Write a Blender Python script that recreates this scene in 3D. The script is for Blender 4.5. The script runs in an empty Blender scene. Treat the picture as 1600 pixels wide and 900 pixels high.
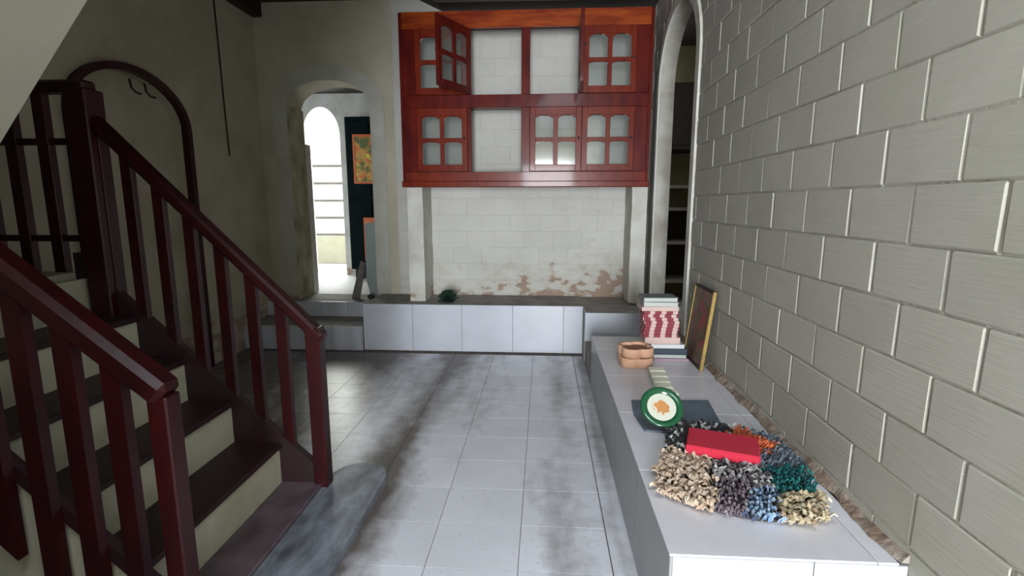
import bpy, bmesh, math, random
from mathutils import Vector, Matrix
random.seed(7)
R = math.radians
scene = bpy.context.scene
col = scene.collection

# ------------------------------------------------------------------ camera
F = 800.0
cam_d = bpy.data.cameras.new('camera'); cam = bpy.data.objects.new('camera', cam_d); col.objects.link(cam)
cam_d.sensor_width = 36; cam_d.lens = 36*F/1600; cam_d.clip_start = .02
cam.location = (0, 0, 1.45)
cam.rotation_euler = (R(90)-math.atan(132/800), 0, R(3.53))
scene.camera = cam
# ------------------------------------------------------------------ world and light
W = bpy.data.worlds.new('world'); scene.world = W; W.use_nodes = True
W.node_tree.nodes['Background'].inputs[0].default_value = (.80, .90, 1.0, 1)
W.node_tree.nodes['Background'].inputs[1].default_value = 2.2
def area(name, loc, rot, sx, sy, power, color):
    d = bpy.data.lights.new(name, 'AREA'); d.shape = 'RECTANGLE'; d.size = sx; d.size_y = sy
    d.energy = power; d.color = color
    o = bpy.data.objects.new(name, d); o.location = loc; o.rotation_euler = rot; col.objects.link(o); return o
# daylight of the open entrance behind the camera, and of the far room's windows
area('entrance_daylight', (.10, -4.95, 1.35), (R(90), 0, 0), 1.40, 2.3, 640, (.90, .95, 1.0))
area('overhead_fill', (.15, -.35, 3.44), (0, 0, 0), 1.0, 1.6, 62, (.80, .90, 1.0))  # added fill from above for floor, bench top and risers; no roof opening
area('veranda_daylight', (-3.25, 8.2, 1.7), (R(-75), 0, 0), 1.6, 2.2, 80, (.97, 1.0, .95))
area('side_room_daylight', (2.9, 5.0, 3.0), (0, R(20), 0), 1.0, 1.0, 5, (1, .97, .85))
scene.view_settings.view_transform = 'Standard'; scene.view_settings.look = 'None'
scene.view_settings.exposure = 0.0; scene.view_settings.gamma = 1.0
scene.view_settings.use_curve_mapping = False

# ------------------------------------------------------------------ materials
class G:
    def __init__(s, m): s.t = m.node_tree; s.n = s.t.nodes; s.l = s.t.links
    def new(s, k, **kw):
        x = s.n.new(k)
        for a, b in kw.items(): setattr(x, a, b)
        return x
    def link(s, a, b): s.l.new(a, b)
    def noise(s, scale, vec=None, detail=4, stretch=None, rough=.55):
        n = s.new('ShaderNodeTexNoise'); n.inputs['Scale'].default_value = scale
        n.inputs['Detail'].default_value = detail; n.inputs['Roughness'].default_value = rough
        if vec is not None:
            if stretch:
                m = s.new('ShaderNodeMapping'); m.inputs['Scale'].default_value = stretch
                s.link(vec, m.inputs['Vector']); vec = m.outputs[0]
            s.link(vec, n.inputs['Vector'])
        return n.outputs['Fac']
    def ramp(s, fac, p0, p1, c0=(0,0,0,1), c1=(1,1,1,1)):
        r = s.new('ShaderNodeValToRGB'); r.color_ramp.elements[0].position = p0; r.color_ramp.elements[1].position = p1
        r.color_ramp.elements[0].color = c0; r.color_ramp.elements[1].color = c1
        s.link(fac, r.inputs[0]); return r.outputs[0]
    def mix(s, fac, a, b, mode='MIX'):
        m = s.new('ShaderNodeMix', data_type='RGBA', blend_type=mode)
        if isinstance(fac, (int, float)): m.inputs[0].default_value = fac
        else: s.link(fac, m.inputs[0])
        for v, i in ((a, 6), (b, 7)):
            if isinstance(v, tuple): m.inputs[i].default_value = v
            else: s.link(v, m.inputs[i])
        return m.outputs[2]
    def math(s, op, a, b=None, c=None):
        m = s.new('ShaderNodeMath', operation=op)
        for i, v in enumerate((a, b, c)):
            if v is None: continue
            if isinstance(v, (int, float)): m.inputs[i].default_value = v
            else: s.link(v, m.inputs[i])
        return m.outputs[0]
def rgb(c): return (c[0], c[1], c[2], 1)
def mat(name, c, rough=.8, c2=None, nscale=6, stretch=None, bump=.0, bscale=60, rand=.0, custom=None, spec=.5, world=True, metal=0, coat=0, bstretch=None):
    m = bpy.data.materials.new(name); m.use_nodes = True; g = G(m)
    b = g.n['Principled BSDF']; b.inputs['Roughness'].default_value = rough
    b.inputs['Specular IOR Level'].default_value = spec; b.inputs['Metallic'].default_value = metal
    b.inputs['Coat Weight'].default_value = coat; b.inputs['Coat Roughness'].default_value = .07
    pos = g.new('ShaderNodeNewGeometry').outputs['Position'] if world else g.new('ShaderNodeTexCoord').outputs['Object']
    colr = rgb(c)
    if c2: colr = g.mix(g.ramp(g.noise(nscale, pos, stretch=stretch), .35, .68), rgb(c), rgb(c2))
    if rand:
        oi = g.new('ShaderNodeObjectInfo').outputs['Random']
        v = g.math('MULTIPLY_ADD', oi, 2*rand, 1-rand)
        h = g.new('ShaderNodeHueSaturation'); g.link(v, h.inputs['Value'])
        if isinstance(colr, tuple): h.inputs['Color'].default_value = colr
        else: g.link(colr, h.inputs['Color'])
        colr = h.outputs[0]
    if custom: colr = custom(g, pos, colr)
    if isinstance(colr, tuple): b.inputs['Base Color'].default_value = colr
    else: g.link(colr, b.inputs['Base Color'])
    if bump:
        bp = g.new('ShaderNodeBump'); bp.inputs['Strength'].default_value = bump; bp.inputs['Distance'].default_value = .01
        g.link(g.noise(bscale, pos, stretch=bstretch), bp.inputs['Height']); g.link(bp.outputs[0], b.inputs['Normal'])
    return m
def sepz(g, pos):
    s = g.new('ShaderNodeSeparateXYZ'); g.link(pos, s.inputs[0]); return s.outputs
# peeled paint near the floor of the back wall: real wear with a shape of its own
def peel(z0, z1, xc=None):
    def f(g, pos, c):
        s = sepz(g, pos)
        h = g.new('ShaderNodeMapRange'); g.link(s[2], h.inputs[0])
        for i, v in enumerate((z0, z1, 1.0, 0.0)): h.inputs[i+1].default_value = v
        n = g.noise(7, pos, stretch=(1, 1, 1.6), detail=6)
        k = g.math('ADD', g.math('MULTIPLY', h.outputs[0], .33), n)
        if xc is not None:
            hx = g.new('ShaderNodeMapRange'); g.link(s[0], hx.inputs[0])
            for i, v in enumerate((xc[0], xc[1], -.10, .08)): hx.inputs[i+1].default_value = v
            k = g.math('ADD', k, hx.outputs[0])
        msk = g.ramp(k, .80, .86)
        brown = g.mix(g.noise(30, pos), rgb((.40, .27, .20)), rgb((.30, .24, .19)))
        stain = g.ramp(k, .62, .85)
        c = g.mix(g.math('MULTIPLY', stain, .45), c, rgb((.42, .36, .28)))
        return g.mix(msk, c, brown)
    return f
def floor_dirt_shade(g, pos, c):
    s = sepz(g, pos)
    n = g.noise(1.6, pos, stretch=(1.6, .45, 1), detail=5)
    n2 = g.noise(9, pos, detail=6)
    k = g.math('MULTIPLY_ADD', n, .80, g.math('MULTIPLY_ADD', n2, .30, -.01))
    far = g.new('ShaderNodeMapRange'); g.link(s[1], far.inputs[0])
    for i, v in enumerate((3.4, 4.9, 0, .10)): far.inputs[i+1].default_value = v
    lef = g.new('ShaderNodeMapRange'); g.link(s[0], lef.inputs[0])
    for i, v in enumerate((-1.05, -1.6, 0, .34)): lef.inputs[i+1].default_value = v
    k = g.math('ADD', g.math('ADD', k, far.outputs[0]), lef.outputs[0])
    for (xc, hw, a) in ((-.84, .26, .34), (.14, .17, .15), (.34, .08, .20)):   # first two: shadow bands painted into the tile colour; last: strip by bench
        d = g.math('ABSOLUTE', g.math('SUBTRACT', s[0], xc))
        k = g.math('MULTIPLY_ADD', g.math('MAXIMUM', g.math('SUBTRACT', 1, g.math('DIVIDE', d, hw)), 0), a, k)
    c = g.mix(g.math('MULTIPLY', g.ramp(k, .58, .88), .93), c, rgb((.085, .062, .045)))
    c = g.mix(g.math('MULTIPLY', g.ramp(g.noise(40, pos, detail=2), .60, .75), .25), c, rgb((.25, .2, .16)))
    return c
def ribs(g, pos, c):       # faint horizontal drag lines of the extruded brick under limewash
    n = g.noise(5, pos, stretch=(1, 1, 22), detail=3)
    c = g.mix(g.math('MULTIPLY', g.ramp(n, .48, .72), .16), c, rgb((.34, .30, .24)))
    n = g.noise(2.2, pos, detail=4)
    c = g.mix(g.math('MULTIPLY', g.ramp(n, .5, .75), .25), c, rgb((.36, .37, .26)))
    return c
M = {}
M['brick'] = mat('painted_brick', (.45, .43, .385), .85, (.42, .40, .35), 3, bump=.3, bscale=14, rand=.06, custom=ribs, bstretch=(.5, .5, 9), spec=.2)
M['mortar'] = mat('painted_mortar', (.56, .54, .49), .9, (.38, .35, .30), 5, bump=.5, bscale=40, spec=.2)
M['backbrick'] = mat('back_wall_brick', (.60, .59, .55), .85, (.54, .53, .48), 2, bump=.15, bscale=18, rand=.03, custom=peel(.47, 1.02, (-1.2, .6)), bstretch=(.5, .5, 5), spec=.2)
M['backmortar'] = mat('back_wall_mortar', (.565, .55, .51), .9, (.51, .50, .455), 2, bump=.3, bscale=40, custom=peel(.47, 1.02, (-1.2, .6)), spec=.2)
M['plaster'] = mat('limewashed_plaster', (.55, .51, .40), .9, (.43, .40, .30), 2.2, bump=.5, bscale=12, bstretch=(1, 1, 2), spec=.2, custom=peel(.25, .75))
M['archplaster'] = mat('pale_arch_plaster', (.52, .52, .47), .85, (.42, .41, .35), 3, bump=.4, bscale=20, spec=.2, custom=peel(.4, .60))
M['white'] = mat('white_plaster', (.66, .65, .60), .85, (.52, .50, .44), 5, bump=.35, bscale=25, spec=.25, custom=peel(.45, .70))
M['jamb'] = mat('peeling_greenish_plaster', (.60, .58, .44), .85, (.30, .28, .18), 6, stretch=(1, 1, .6), bump=.6, bscale=14, spec=.25)
M['slab'] = mat('cream_soffit_plaster', (.50, .48, .37), .9, (.44, .43, .35), 2.5, bump=.5, bscale=9, spec=.2)
M['tile'] = mat('floor_tile', (.82, .83, .90), .30, (.75, .76, .82), 3, rand=.05, custom=floor_dirt_shade, bump=.04, bscale=8)
M['grout'] = mat('dark_grout', (.17, .14, .12), .9, (.10, .085, .07), 12)
M['wtile'] = mat('glazed_white_tile', (.57, .59, .645), .22, (.52, .54, .59), 4, rand=.03, bump=.03, bscale=6)
M['btile'] = mat('bench_top_tile', (.76, .75, .81), .30, (.68, .67, .72), 5, rand=.03, bump=.03, bscale=8)
M['gtile'] = mat('bench_side_tile', (.34, .34, .35), .30, (.28, .28, .28), 5, rand=.05, bump=.03, bscale=8)
M['cement'] = mat('grey_cement', (.33, .31, .29), .75, (.20, .18, .165), 6, bump=.3, bscale=30)
M['dirt'] = mat('brown_crumbling_mortar', (.23, .15, .11), .95, (.36, .32, .27), 14, bump=.8, bscale=40)
M['redwood'] = mat('varnished_red_wood', (.13, .012, .007), .30, (.07, .006, .005), 5, stretch=(3, 3, 1), coat=.16, spec=.15, bump=.05, bscale=20)
M['doorwood'] = mat('varnished_door_wood', (.19, .024, .009), .30, (.12, .014, .007), 5, stretch=(3, 3, 1), coat=.16, spec=.15, bump=.05, bscale=20)
M['orangewood'] = mat('varnished_orange_wood', (.34, .065, .012), .30, (.17, .02, .008), 5, stretch=(.7, 3, 4), coat=.16, spec=.15, bump=.05, bscale=20)
M['railwood'] = mat('dark_red_painted_wood', (.036, .003, .004), .38, (.020, .003, .004), 6, stretch=(3, 3, 1), bump=.08, bscale=25, spec=.35)
M['tread'] = mat('dark_red_tread_paint', (.030, .008, .010), .5, (.020, .010, .010), 8, bump=.1, bscale=30)
M['riser'] = mat('cream_riser_paint', (.50, .48, .37), .8, (.42, .40, .29), 4, bump=.2, bscale=20)
M['stepslab'] = mat('worn_blue_grey_concrete', (.25, .28, .32), .42, (.08, .08, .10), 7, stretch=(2, .8, 1), bump=.35, bscale=18)
M['baseslab'] = mat('worn_reddish_concrete', (.15, .11, .125), .5, (.06, .04, .048), 5, bump=.25, bscale=18)
M['darkwood'] = mat('old_dark_wood', (.035, .022, .016), .7, (.02, .013, .01), 5, stretch=(1, 1, 6))
M['board'] = mat('pale_grey_green_board', (.33, .39, .38), .7, (.28, .32, .31), 6)
M['plank'] = mat('grey_plank', (.20, .18, .165), .8, (.15, .13, .12), 8)
M['teal'] = mat('dark_teal_paint', (.003, .009, .010), .8, (.002, .006, .006), 8, spec=.1)
M['metal'] = mat('dark_iron', (.03, .03, .03), .5)
M['outside'] = mat('sunny_yellow_wall', (.92, .90, .70), .9, (.84, .86, .58), 2)
M['paintwhite'] = mat('white_paint', (.80, .80, .80), .6)
def glass():
    m = bpy.data.materials.new('dusty_glass'); m.use_nodes = True; g = G(m); g.n.remove(g.n['Principled BSDF'])
    t = g.new('ShaderNodeBsdfTransparent'); t.inputs[0].default_value = (.93, .95, .94, 1)
    gl = g.new('ShaderNodeBsdfGlossy'); gl.inputs['Roughness'].default_value = .08; gl.inputs[0].default_value = (.9, .9, .9, 1)
    d = g.new('ShaderNodeBsdfDiffuse'); d.inputs[0].default_value = (.42, .44, .42, 1)
    a = g.new('ShaderNodeMixShader'); a.inputs[0].default_value = .12; g.link(t.outputs[0], a.inputs[1]); g.link(d.outputs[0], a.inputs[2])
    b = g.new('ShaderNodeMixShader'); b.inputs[0].default_value = .07; g.link(a.outputs[0], b.inputs[1]); g.link(gl.outputs[0], b.inputs[2])
    g.link(b.outputs[0], g.n['Material Output'].inputs[0]); return m
M['glass'] = glass()

# ------------------------------------------------------------------ helpers
def link_obj(name, me, m=None, parent=None, loc=None):
    o = bpy.data.objects.new(name, me); col.objects.link(o)
    if m is not None and me is not None and not me.materials:
        for x in (m if isinstance(m, (list, tuple)) else [m]): me.materials.append(M[x] if isinstance(x, str) else x)
    if parent is not None: o.parent = parent
    if loc is not None: o.location = loc
    return o
def tag(o, label=None, cat=None, group=None, kind=None):
    if label: o['label'] = label
    if cat: o['category'] = cat
    if group: o['group'] = group
    if kind: o['kind'] = kind
    return o
def empty(name, loc=(0, 0, 0), rz=0):
    o = bpy.data.objects.new(name, None); o.location = loc; o.rotation_euler = (0, 0, rz); o.empty_display_size = .05
    col.objects.link(o); return o
def fin(bm, name, smooth=False):
    bmesh.ops.recalc_face_normals(bm, faces=bm.faces)
    me = bpy.data.meshes.new(name); bm.to_mesh(me); bm.free()
    if smooth:
        for p in me.polygons: p.use_smooth = True
    return me
def add_box(bm, x0, x1, y0, y1, z0, z1, mat4=None, bevel=0, mi=0):
    vs = [bm.verts.new(v) for v in ((x0,y0,z0),(x1,y0,z0),(x1,y1,z0),(x0,y1,z0),(x0,y0,z1),(x1,y0,z1),(x1,y1,z1),(x0,y1,z1))]
    fs = [bm.faces.new([vs[i] for i in q]) for q in ((0,3,2,1),(4,5,6,7),(0,1,5,4),(1,2,6,5),(2,3,7,6),(3,0,4,7))]
    for f in fs: f.material_index = mi
    if bevel:
        es = list({e for f in fs for e in f.edges})
        r = bmesh.ops.bevel(bm, geom=es, offset=bevel, segments=1, affect='EDGES', profile=.5)
        vs = list({v for f in r['faces'] for v in f.verts})
    if mat4 is not None: bmesh.ops.transform(bm, matrix=mat4, verts=vs)
    return vs
def box(name, x0, x1, y0, y1, z0, z1, m, parent=None, bevel=.0, local=False):
    bm = bmesh.new(); p = (0, 0, 0)
    add_box(bm, x0, x1, y0, y1, z0, z1, bevel=bevel)
    return link_obj(name, fin(bm, name), m, parent)
def cbox(name, sx, sy, sz, loc, m, parent=None, bevel=0, rot=(0, 0, 0)):
    """box centred in x,y with its base at loc"""
    bm = bmesh.new(); add_box(bm, -sx/2, sx/2, -sy/2, sy/2, 0, sz, bevel=bevel)
    o = link_obj(name, fin(bm, name), m, parent, loc); o.rotation_euler = rot; return o
def add_prism(bm, pts, axis, a0, a1):
    def P(u, v, a): return {'Y': (u, a, v), 'X': (a, u, v), 'Z': (u, v, a)}[axis]
    A = [bm.verts.new(P(u, v, a0)) for u, v in pts]; B = [bm.verts.new(P(u, v, a1)) for u, v in pts]
    n = len(pts)
    caps = [bm.faces.new(A), bm.faces.new(B)]
    for i in range(n): bm.faces.new([A[i], A[(i+1) % n], B[(i+1) % n], B[i]])
    bmesh.ops.triangulate(bm, faces=caps)
def prism(name, pts, axis, a0, a1, m, parent=None):
    bm = bmesh.new(); add_prism(bm, pts, axis, a0, a1)
    return link_obj(name, fin(bm, name), m, parent)
def archpts(c, w, s, r, n=20):
    return [(c - w*math.cos(math.pi*i/n), s + r*math.sin(math.pi*i/n)) for i in range(n+1)]
def arch_strips(name, u0, u1, z0, z1, c, w, s, r, axis, a0, a1, m, parent=None):
    """wall panel with an arched opening reaching its foot, as one closed mesh of quads"""
    A = archpts(c, w, s, r, 24)
    lo = [(u0, z0), (c-w, z0)]
    def P(u, v, a): return (u, a, v) if axis == 'Y' else (a, u, v)
    bm = bmesh.new(); side = []
    for a in (a0, a1):
        bot = [bm.verts.new(P(u, v, a)) for u, v in A]
        top = [bm.verts.new(P(u, z1, a)) for u, v in A]
        cl = [bm.verts.new(P(*q, a)) for q in ((u0, z0), (c-w, z0), (u0, s), (u0, z1))]
        cr = [bm.verts.new(P(*q, a)) for q in ((u1, z0), (c+w, z0), (u1, s), (u1, z1))]
        for i in range(24): bm.faces.new([bot[i], bot[i+1], top[i+1], top[i]])
        bm.faces.new([cl[0], cl[1], bot[0], cl[2]]); bm.faces.new([cl[2], bot[0], top[0], cl[3]])
        bm.faces.new([cr[1], cr[0], cr[2], bot[-1]]); bm.faces.new([bot[-1], cr[2], cr[3], top[-1]])
        side.append([cl[0], cl[1]] + bot + [cr[1], cr[0], cr[2], cr[3]] + list(reversed(top)) + [cl[3], cl[2]])
    n = len(side[0])
    for i in range(n): bm.faces.new([side[0][i], side[0][(i+1) % n], side[1][(i+1) % n], side[1][i]])
    return link_obj(name, fin(bm, name), m, parent)
def ring_obj(name, c, w, s, r, t, z0, axis, a0, a1, m, parent=None, n=24):
    out = [(c-w-t, z0)] + archpts(c, w+t, s, r+t, n) + [(c+w+t, z0)]
    inn = [(c-w, z0)] + archpts(c, w, s, r, n) + [(c+w, z0)]
    if z0 >= s: out, inn = out[1:-1], inn[1:-1]
    def P(u, v, a): return (u, a, v) if axis == 'Y' else (a, u, v)
    bm = bmesh.new()
    V = [[[bm.verts.new(P(u, v, a)) for u, v in L] for L in (out, inn)] for a in (a0, a1)]
    k = len(out)
    for i in range(k-1):
        for a in (0, 1): bm.faces.new([V[a][0][i], V[a][0][i+1], V[a][1][i+1], V[a][1][i]])
        for b in (0, 1): bm.faces.new([V[0][b][i], V[0][b][i+1], V[1][b][i+1], V[1][b][i]])
    for i in (0, k-1): bm.faces.new([V[0][0][i], V[0][1][i], V[1][1][i], V[1][0][i]])
    return link_obj(name, fin(bm, name), m, parent)
def tube(name, pts, r, m, parent=None, n=8):
    bm = bmesh.new(); add_tube(bm, pts, r, n); return link_obj(name, fin(bm, name, True), m, parent)
def add_tube(bm, pts, r, n=8):
    rings = []
    P = [Vector(p) for p in pts]
    for i, p in enumerate(P):
        d = (P[min(i+1, len(P)-1)] - P[max(i-1, 0)]).normalized()
        a = d.orthogonal().normalized(); b = d.cross(a)
        if rings: # keep frames aligned
            ref = (rings[-1][0].co - P[i-1]); a = (ref - d*ref.dot(d)).normalized(); b = d.cross(a)
        rings.append([bm.verts.new(p + (a*math.cos(2*math.pi*k/n) + b*math.sin(2*math.pi*k/n))*r) for k in range(n)])
    for A, B in zip(rings, rings[1:]):
        for k in range(n): bm.faces.new([A[k], A[(k+1) % n], B[(k+1) % n], B[k]])
    bm.faces.new(rings[0]); bm.faces.new(rings[-1])
def struct(o, **k): o['kind'] = 'structure'; return o

# ------------------------------------------------------------------ room shell
ZC = 3.47
# floor with its tiles
floor = struct(box('floor', -3.1, 1.2, -5.1, 5.0, -.12, -.004, 'grout'))
def tile_mesh(sx, sy, t, bev=.0004, axis='Z'):
    bm = bmesh.new(); add_box(bm, -sx/2, sx/2, -sy/2, sy/2, 0, t, bevel=bev); return fin(bm, 'tile')
TX = .378; TY = .295; G2 = .0014
xs = [-.09 + TX*k for k in range(-7, 2)]
ys = [2.126 + TY*k for k in range(-5, 10)]
fm = tile_mesh(TX-2*G2, TY-2*G2, .006)
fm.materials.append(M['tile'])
for i in range(len(xs)-1):
    for j in range(len(ys)-1):
        if xs[i] + TX/2 < -.95 and ys[j] < 2.2: continue
        y1 = min(ys[j+1], 4.86)
        me = fm
        if y1 < ys[j+1]-.01:
            if y1-ys[j] < .05: continue
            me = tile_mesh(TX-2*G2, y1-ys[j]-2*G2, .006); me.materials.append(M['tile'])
        o = link_obj('floor_tile', me, None, floor, ((xs[i]+xs[i+1])/2, (ys[j]+y1)/2, -.006))
        o.rotation_euler = (random.uniform(-.0012, .0012), random.uniform(-.0012, .0012), 0)
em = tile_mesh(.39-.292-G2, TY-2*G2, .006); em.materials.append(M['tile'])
for j in range(len(ys)-1):
    link_obj('floor_tile', em, None, floor, ((.39+.290)/2, (ys[j]+ys[j+1])/2, -.006))
bm = bmesh.new()
for i in range(-8, 3):
    for j in range(-24, -5):
        x = -.09+TX*i; y = 2.126+TY*j
        add_box(bm, x+G2, min(x+TX, 1.06)-G2, y+G2, y+TY-G2, -.006, 0)
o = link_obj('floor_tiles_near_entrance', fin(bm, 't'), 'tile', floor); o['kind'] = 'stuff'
struct(box('ceiling', -3.15, 1.2, -5.1, 5.6, ZC, ZC+.1, 'darkwood'))

# right wall: shell with arched doorway, then each brick
YA, WA, SA, RA = 4.48, .60, 2.50, .52
wr = struct(arch_strips('wall_right', -5.1, 5.452, -.1, ZC, YA, WA, SA, RA, 'X', 1.072, 1.20, 'mortar'))
bricks = []
for v in range(5):
    bm = bmesh.new(); add_box(bm, -.003, .006, -.1480, .1480, -.0825, .0825, bevel=.004)
    for vv in bm.verts:
        vv.co.y += random.uniform(-.0025, .0025); vv.co.z += random.uniform(-.0022, .0022)
    me = fin(bm, 'brick'); me.materials.append(M['brick']); bricks.append(me)
def half_brick(w):
    bm = bmesh.new(); add_box(bm, -.004, .006, -w/2, w/2, -.0815, .0815, bevel=.0045)
    me = fin(bm, 'brick'); me.materials.append(M['brick']); return me
def ring_lim(z):
    """half-width of arch + plaster band at height z"""
    if z < SA: return WA+.10
    t = (z-SA)/(RA+.11)
    return 0 if t >= 1 else (WA+.10)*math.sqrt(1-t*t)
PZ = .1735
stuffbm = bmesh.new()
nb = 0
for r in range(-2, 19):
    z0 = .64 - PZ + (r-0)*PZ - PZ*0; z0 = .4635 + r*PZ
    if z0 < .40: z0 = z0
    zc = z0 + PZ/2
    if zc > ZC+.02: continue
    off = 1.267 if r % 2 else 1.41
    k0 = int((-4.9-off)/.305)
    for k in range(k0, 20):
        a = off+.305*k; b = a+.305
        if a > 5.44: break
        b = min(b, 5.44)
        lim = max(ring_lim(zc-PZ/2+.02), ring_lim(zc))
        segs = [(a, b)]
        if lim > 0:
            segs = []
            if a < YA-lim: segs.append((a, min(b, YA-lim)))
            if b > YA+lim: segs.append((max(a, YA+lim), b))
        for (p, q) in segs:
            if q-p < .06: continue
            yc = (p+q)/2
            if zc+.0 < .47 or yc < .85 or (yc < 1.25 and zc > 2.3):
                add_box(stuffbm, 1.0662, 1.076, p+.005, q-.005, zc-.0815, min(zc+.0815, ZC)); continue
            full = abs(q-p-.305) < .01
            me = random.choice(bricks) if full else half_brick(q-p-.01)
            o = link_obj('brick', me, None, wr, (1.0715+random.uniform(-.0015, .0015), yc, zc))
            o.rotation_euler = (random.uniform(-.004, .004), random.uniform(-.004, .004)+ (math.pi if full and random.random() < 0 else 0), random.uniform(-.006, .006))
            o.scale = (-1, 1, 1)
            nb += 1
o = link_obj('bricks_out_of_reach', fin(stuffbm, 'b'), 'brick', wr); o['kind'] = 'stuff'
tr = struct(ring_obj('trim_1', YA, WA, SA, RA, .085, .473, 'X', 1.052, 1.074, 'white'))
tag(tr, 'plaster band around the right-hand arched doorway')
bm = bmesh.new(); prev = None; y = 1.402
while y < 3.87:       # crumbling brown mortar fillet between bench and wall
    a = .022+.018*math.sin(y*9)**2+random.uniform(-.006, .006); h = .014+.022*math.sin(y*5.3+1)**2+random.uniform(-.004, .006)
    ring = [bm.verts.new(q) for q in ((1.066-a, y, .4205), (1.066-a*.5, y, .4205+h*.5), (1.069, y, .4205+h), (1.069, y, .4205))]
    if prev:
        for k in range(4): bm.faces.new([prev[k], prev[(k+1) % 4], ring[(k+1) % 4], ring[k]])
    else: bm.faces.new(ring)
    prev = ring; y += .03
bm.faces.new(prev); struct(link_obj('trim_2', fin(bm, 't'), 'dirt'))

# back wall with arched doorway
XA, WB, SB, RB = -2.262, .445, 2.46, .25
wb = struct(arch_strips('wall_back', -3.15, 1.2, -.1, ZC, XA, WB, SB, RB, 'Y', 5.452, 5.79, 'plaster'))
tr = struct(ring_obj('trim_3', XA, WB, SB, RB, .15, .408, 'Y', 5.440, 5.453, 'archplaster'))
# bricks of the back wall behind the cupboard and in the alcove under it
bb = []
for v in range(4):
    bm = bmesh.new(); add_box(bm, -.1505, .1505, -.0015, .006, -.0852, .0852, bevel=.0018)
    for vv in bm.verts: vv.co.x += random.uniform(-.0008, .0008); vv.co.z += random.uniform(-.0008, .0008)
    me = fin(bm, 'brick'); me.materials.append(M['backbrick']); bb.append(me)
box('mortar_bed', -1.56, 1.06, 5.4485, 5.4525, .40, ZC, 'backmortar', wb)
for r in range(17):
    zc = .4635 + PZ*(r+.5)
    for k in range(-7, 6):
        a = .305*k - .05 + (.15 if r % 2 else 0); b = a+.305
        a = max(a, -1.55); b = min(b, 1.05)
        if b-a < .06 or zc > 3.4: continue
        if b-a < .29:
            bm = bmesh.new(); add_box(bm, -(b-a-.004)/2, (b-a-.004)/2, -.0015, .006, -.0852, .0852, bevel=.0018)
            me = fin(bm, 'brick'); me.materials.append(M['backbrick'])
        else: me = random.choice(bb)
        o = link_obj('brick', me, None, wb, ((a+b)/2, 5.4465+random.uniform(-.001, .001), zc))
        o.rotation_euler = (random.uniform(-.004, .004), 0, random.uniform(-.003, .003))

# left wall with blind arched doorway framed in red wood
YL, WL, SL, RL = 3.72, .53, 2.05, .34
wl = struct(arch_strips('wall_left', -5.1, 5.452, -.1, ZC, YL, WL, SL, RL, 'X', -3.15, -3.0, 'plaster'))
box('blind_panel', -3.14, -3.10, YL-WL-.05, YL+WL+.05, -.1, 2.5, 'plaster', wl)
af = empty('arch_frame', (-2.985, YL, 0)); tag(af, 'dark red wooden arched frame around the blind doorway on the left wall', 'door frame')
def loc(o, p): # shift mesh so that the child sits right under its parent
    o.data.transform(Matrix.Translation(-Vector(p))); return o
loc(ring_obj('frame_arch', YL, WL-.005, SL, RL-.005, .05, SL, 'X', -3.02, -2.965, 'railwood', af), af.location)
for s in (-1, 1):
    loc(box('frame_post', -3.02, -2.965, YL+s*(WL+.02)-.028, YL+s*(WL+.02)+.028, 0, SL, 'railwood', af), af.location)
for y in (YL-.04, YL+.10):
    loc(tube('hook', [(-2.97, y, 2.33), (-2.96, y, 2.27), (-2.945, y+.02, 2.24), (-2.93, y+.05, 2.235)], .008, 'metal', af), af.location)
o = tube('cable', [(-2.992, 4.80, 3.46), (-2.99, 4.815, 2.8), (-2.992, 4.83, 2.2), (-2.99, 4.84, 1.9)], .006, 'darkwood')
tag(o, 'thin dark cable running down the left wall from the ceiling', 'cable')
# rear wall with the entrance behind the camera
struct(box('wall_rear_left', -3.15, -.65, -5.2, -5.02, -.1, ZC, 'plaster'))
struct(box('wall_rear_right', .85, 1.2, -5.2, -5.02, -.1, ZC, 'plaster'))
struct(box('wall_light_block', -.92, -.80, -5.0, 0.10, -.1, ZC, 'plaster'))  # unseen partition added to hold entrance light off the stairs and left side
struct(box('wall_rear_top', -.65, .85, -5.2, -5.02, 2.55, ZC, 'plaster'))
for nm, a in (('ceiling_beam', (-3.0, -2.90, 2.5, 5.45, 3.33, ZC)),):
    tag(box(nm, *a, 'darkwood'), 'dark ceiling beam end in the upper left corner above the wall', 'beam')
o = prism('ceiling_beam', [(-1.04, 3.345), (1.06, 3.335), (1.06, ZC), (-1.30, ZC)], 'Y', 5.22, 5.44, 'darkwood')
tag(o, 'dark wooden beam directly above the red cupboard', 'beam')

# ------------------------------------------------------------------ raised platform at the back
pl = empty('tiled_platform', (-.4, 5.1, 0)); tag(pl, 'raised grey platform faced with white tiles across the back wall', 'platform')
P0 = pl.location
loc(box('platform_body', -1.775, .383, 4.873, 5.437, 0, .468, 'cement', pl), P0)
loc(box('platform_body', .383, 1.072, 4.61, 5.437, 0, .462, 'cement', pl), P0)
edges = [-1.782, -1.285, -.795, -.295, .20, .387]
for a, b in zip(edges, edges[1:]):
    loc(box('facing_tile', a+.002, b-.002, 4.865, 4.875, .004, .472, 'wtile', pl, bevel=.002), P0)
for a, b in ((.385, .88), (.884, 1.065)):
    loc(box('facing_tile', a, b, 4.602, 4.612, .20, .466, 'wtile', pl, bevel=.002), P0)
loc(box('facing_tile', .384, .392, 4.614, 4.862, .004, .466, 'wtile', pl, bevel=.002), P0)
for i in range(7):   # worn paving of the platform top
    a = -1.775+.308*i
    for (y0, y1) in ((4.876, 5.16), (5.163, 5.44)):
        loc(box('paving_tile', a+.002, a+.306, y0, y1, .466, .4715+random.uniform(-.0008, .0008), 'cement', pl, bevel=.001), P0)
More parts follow.
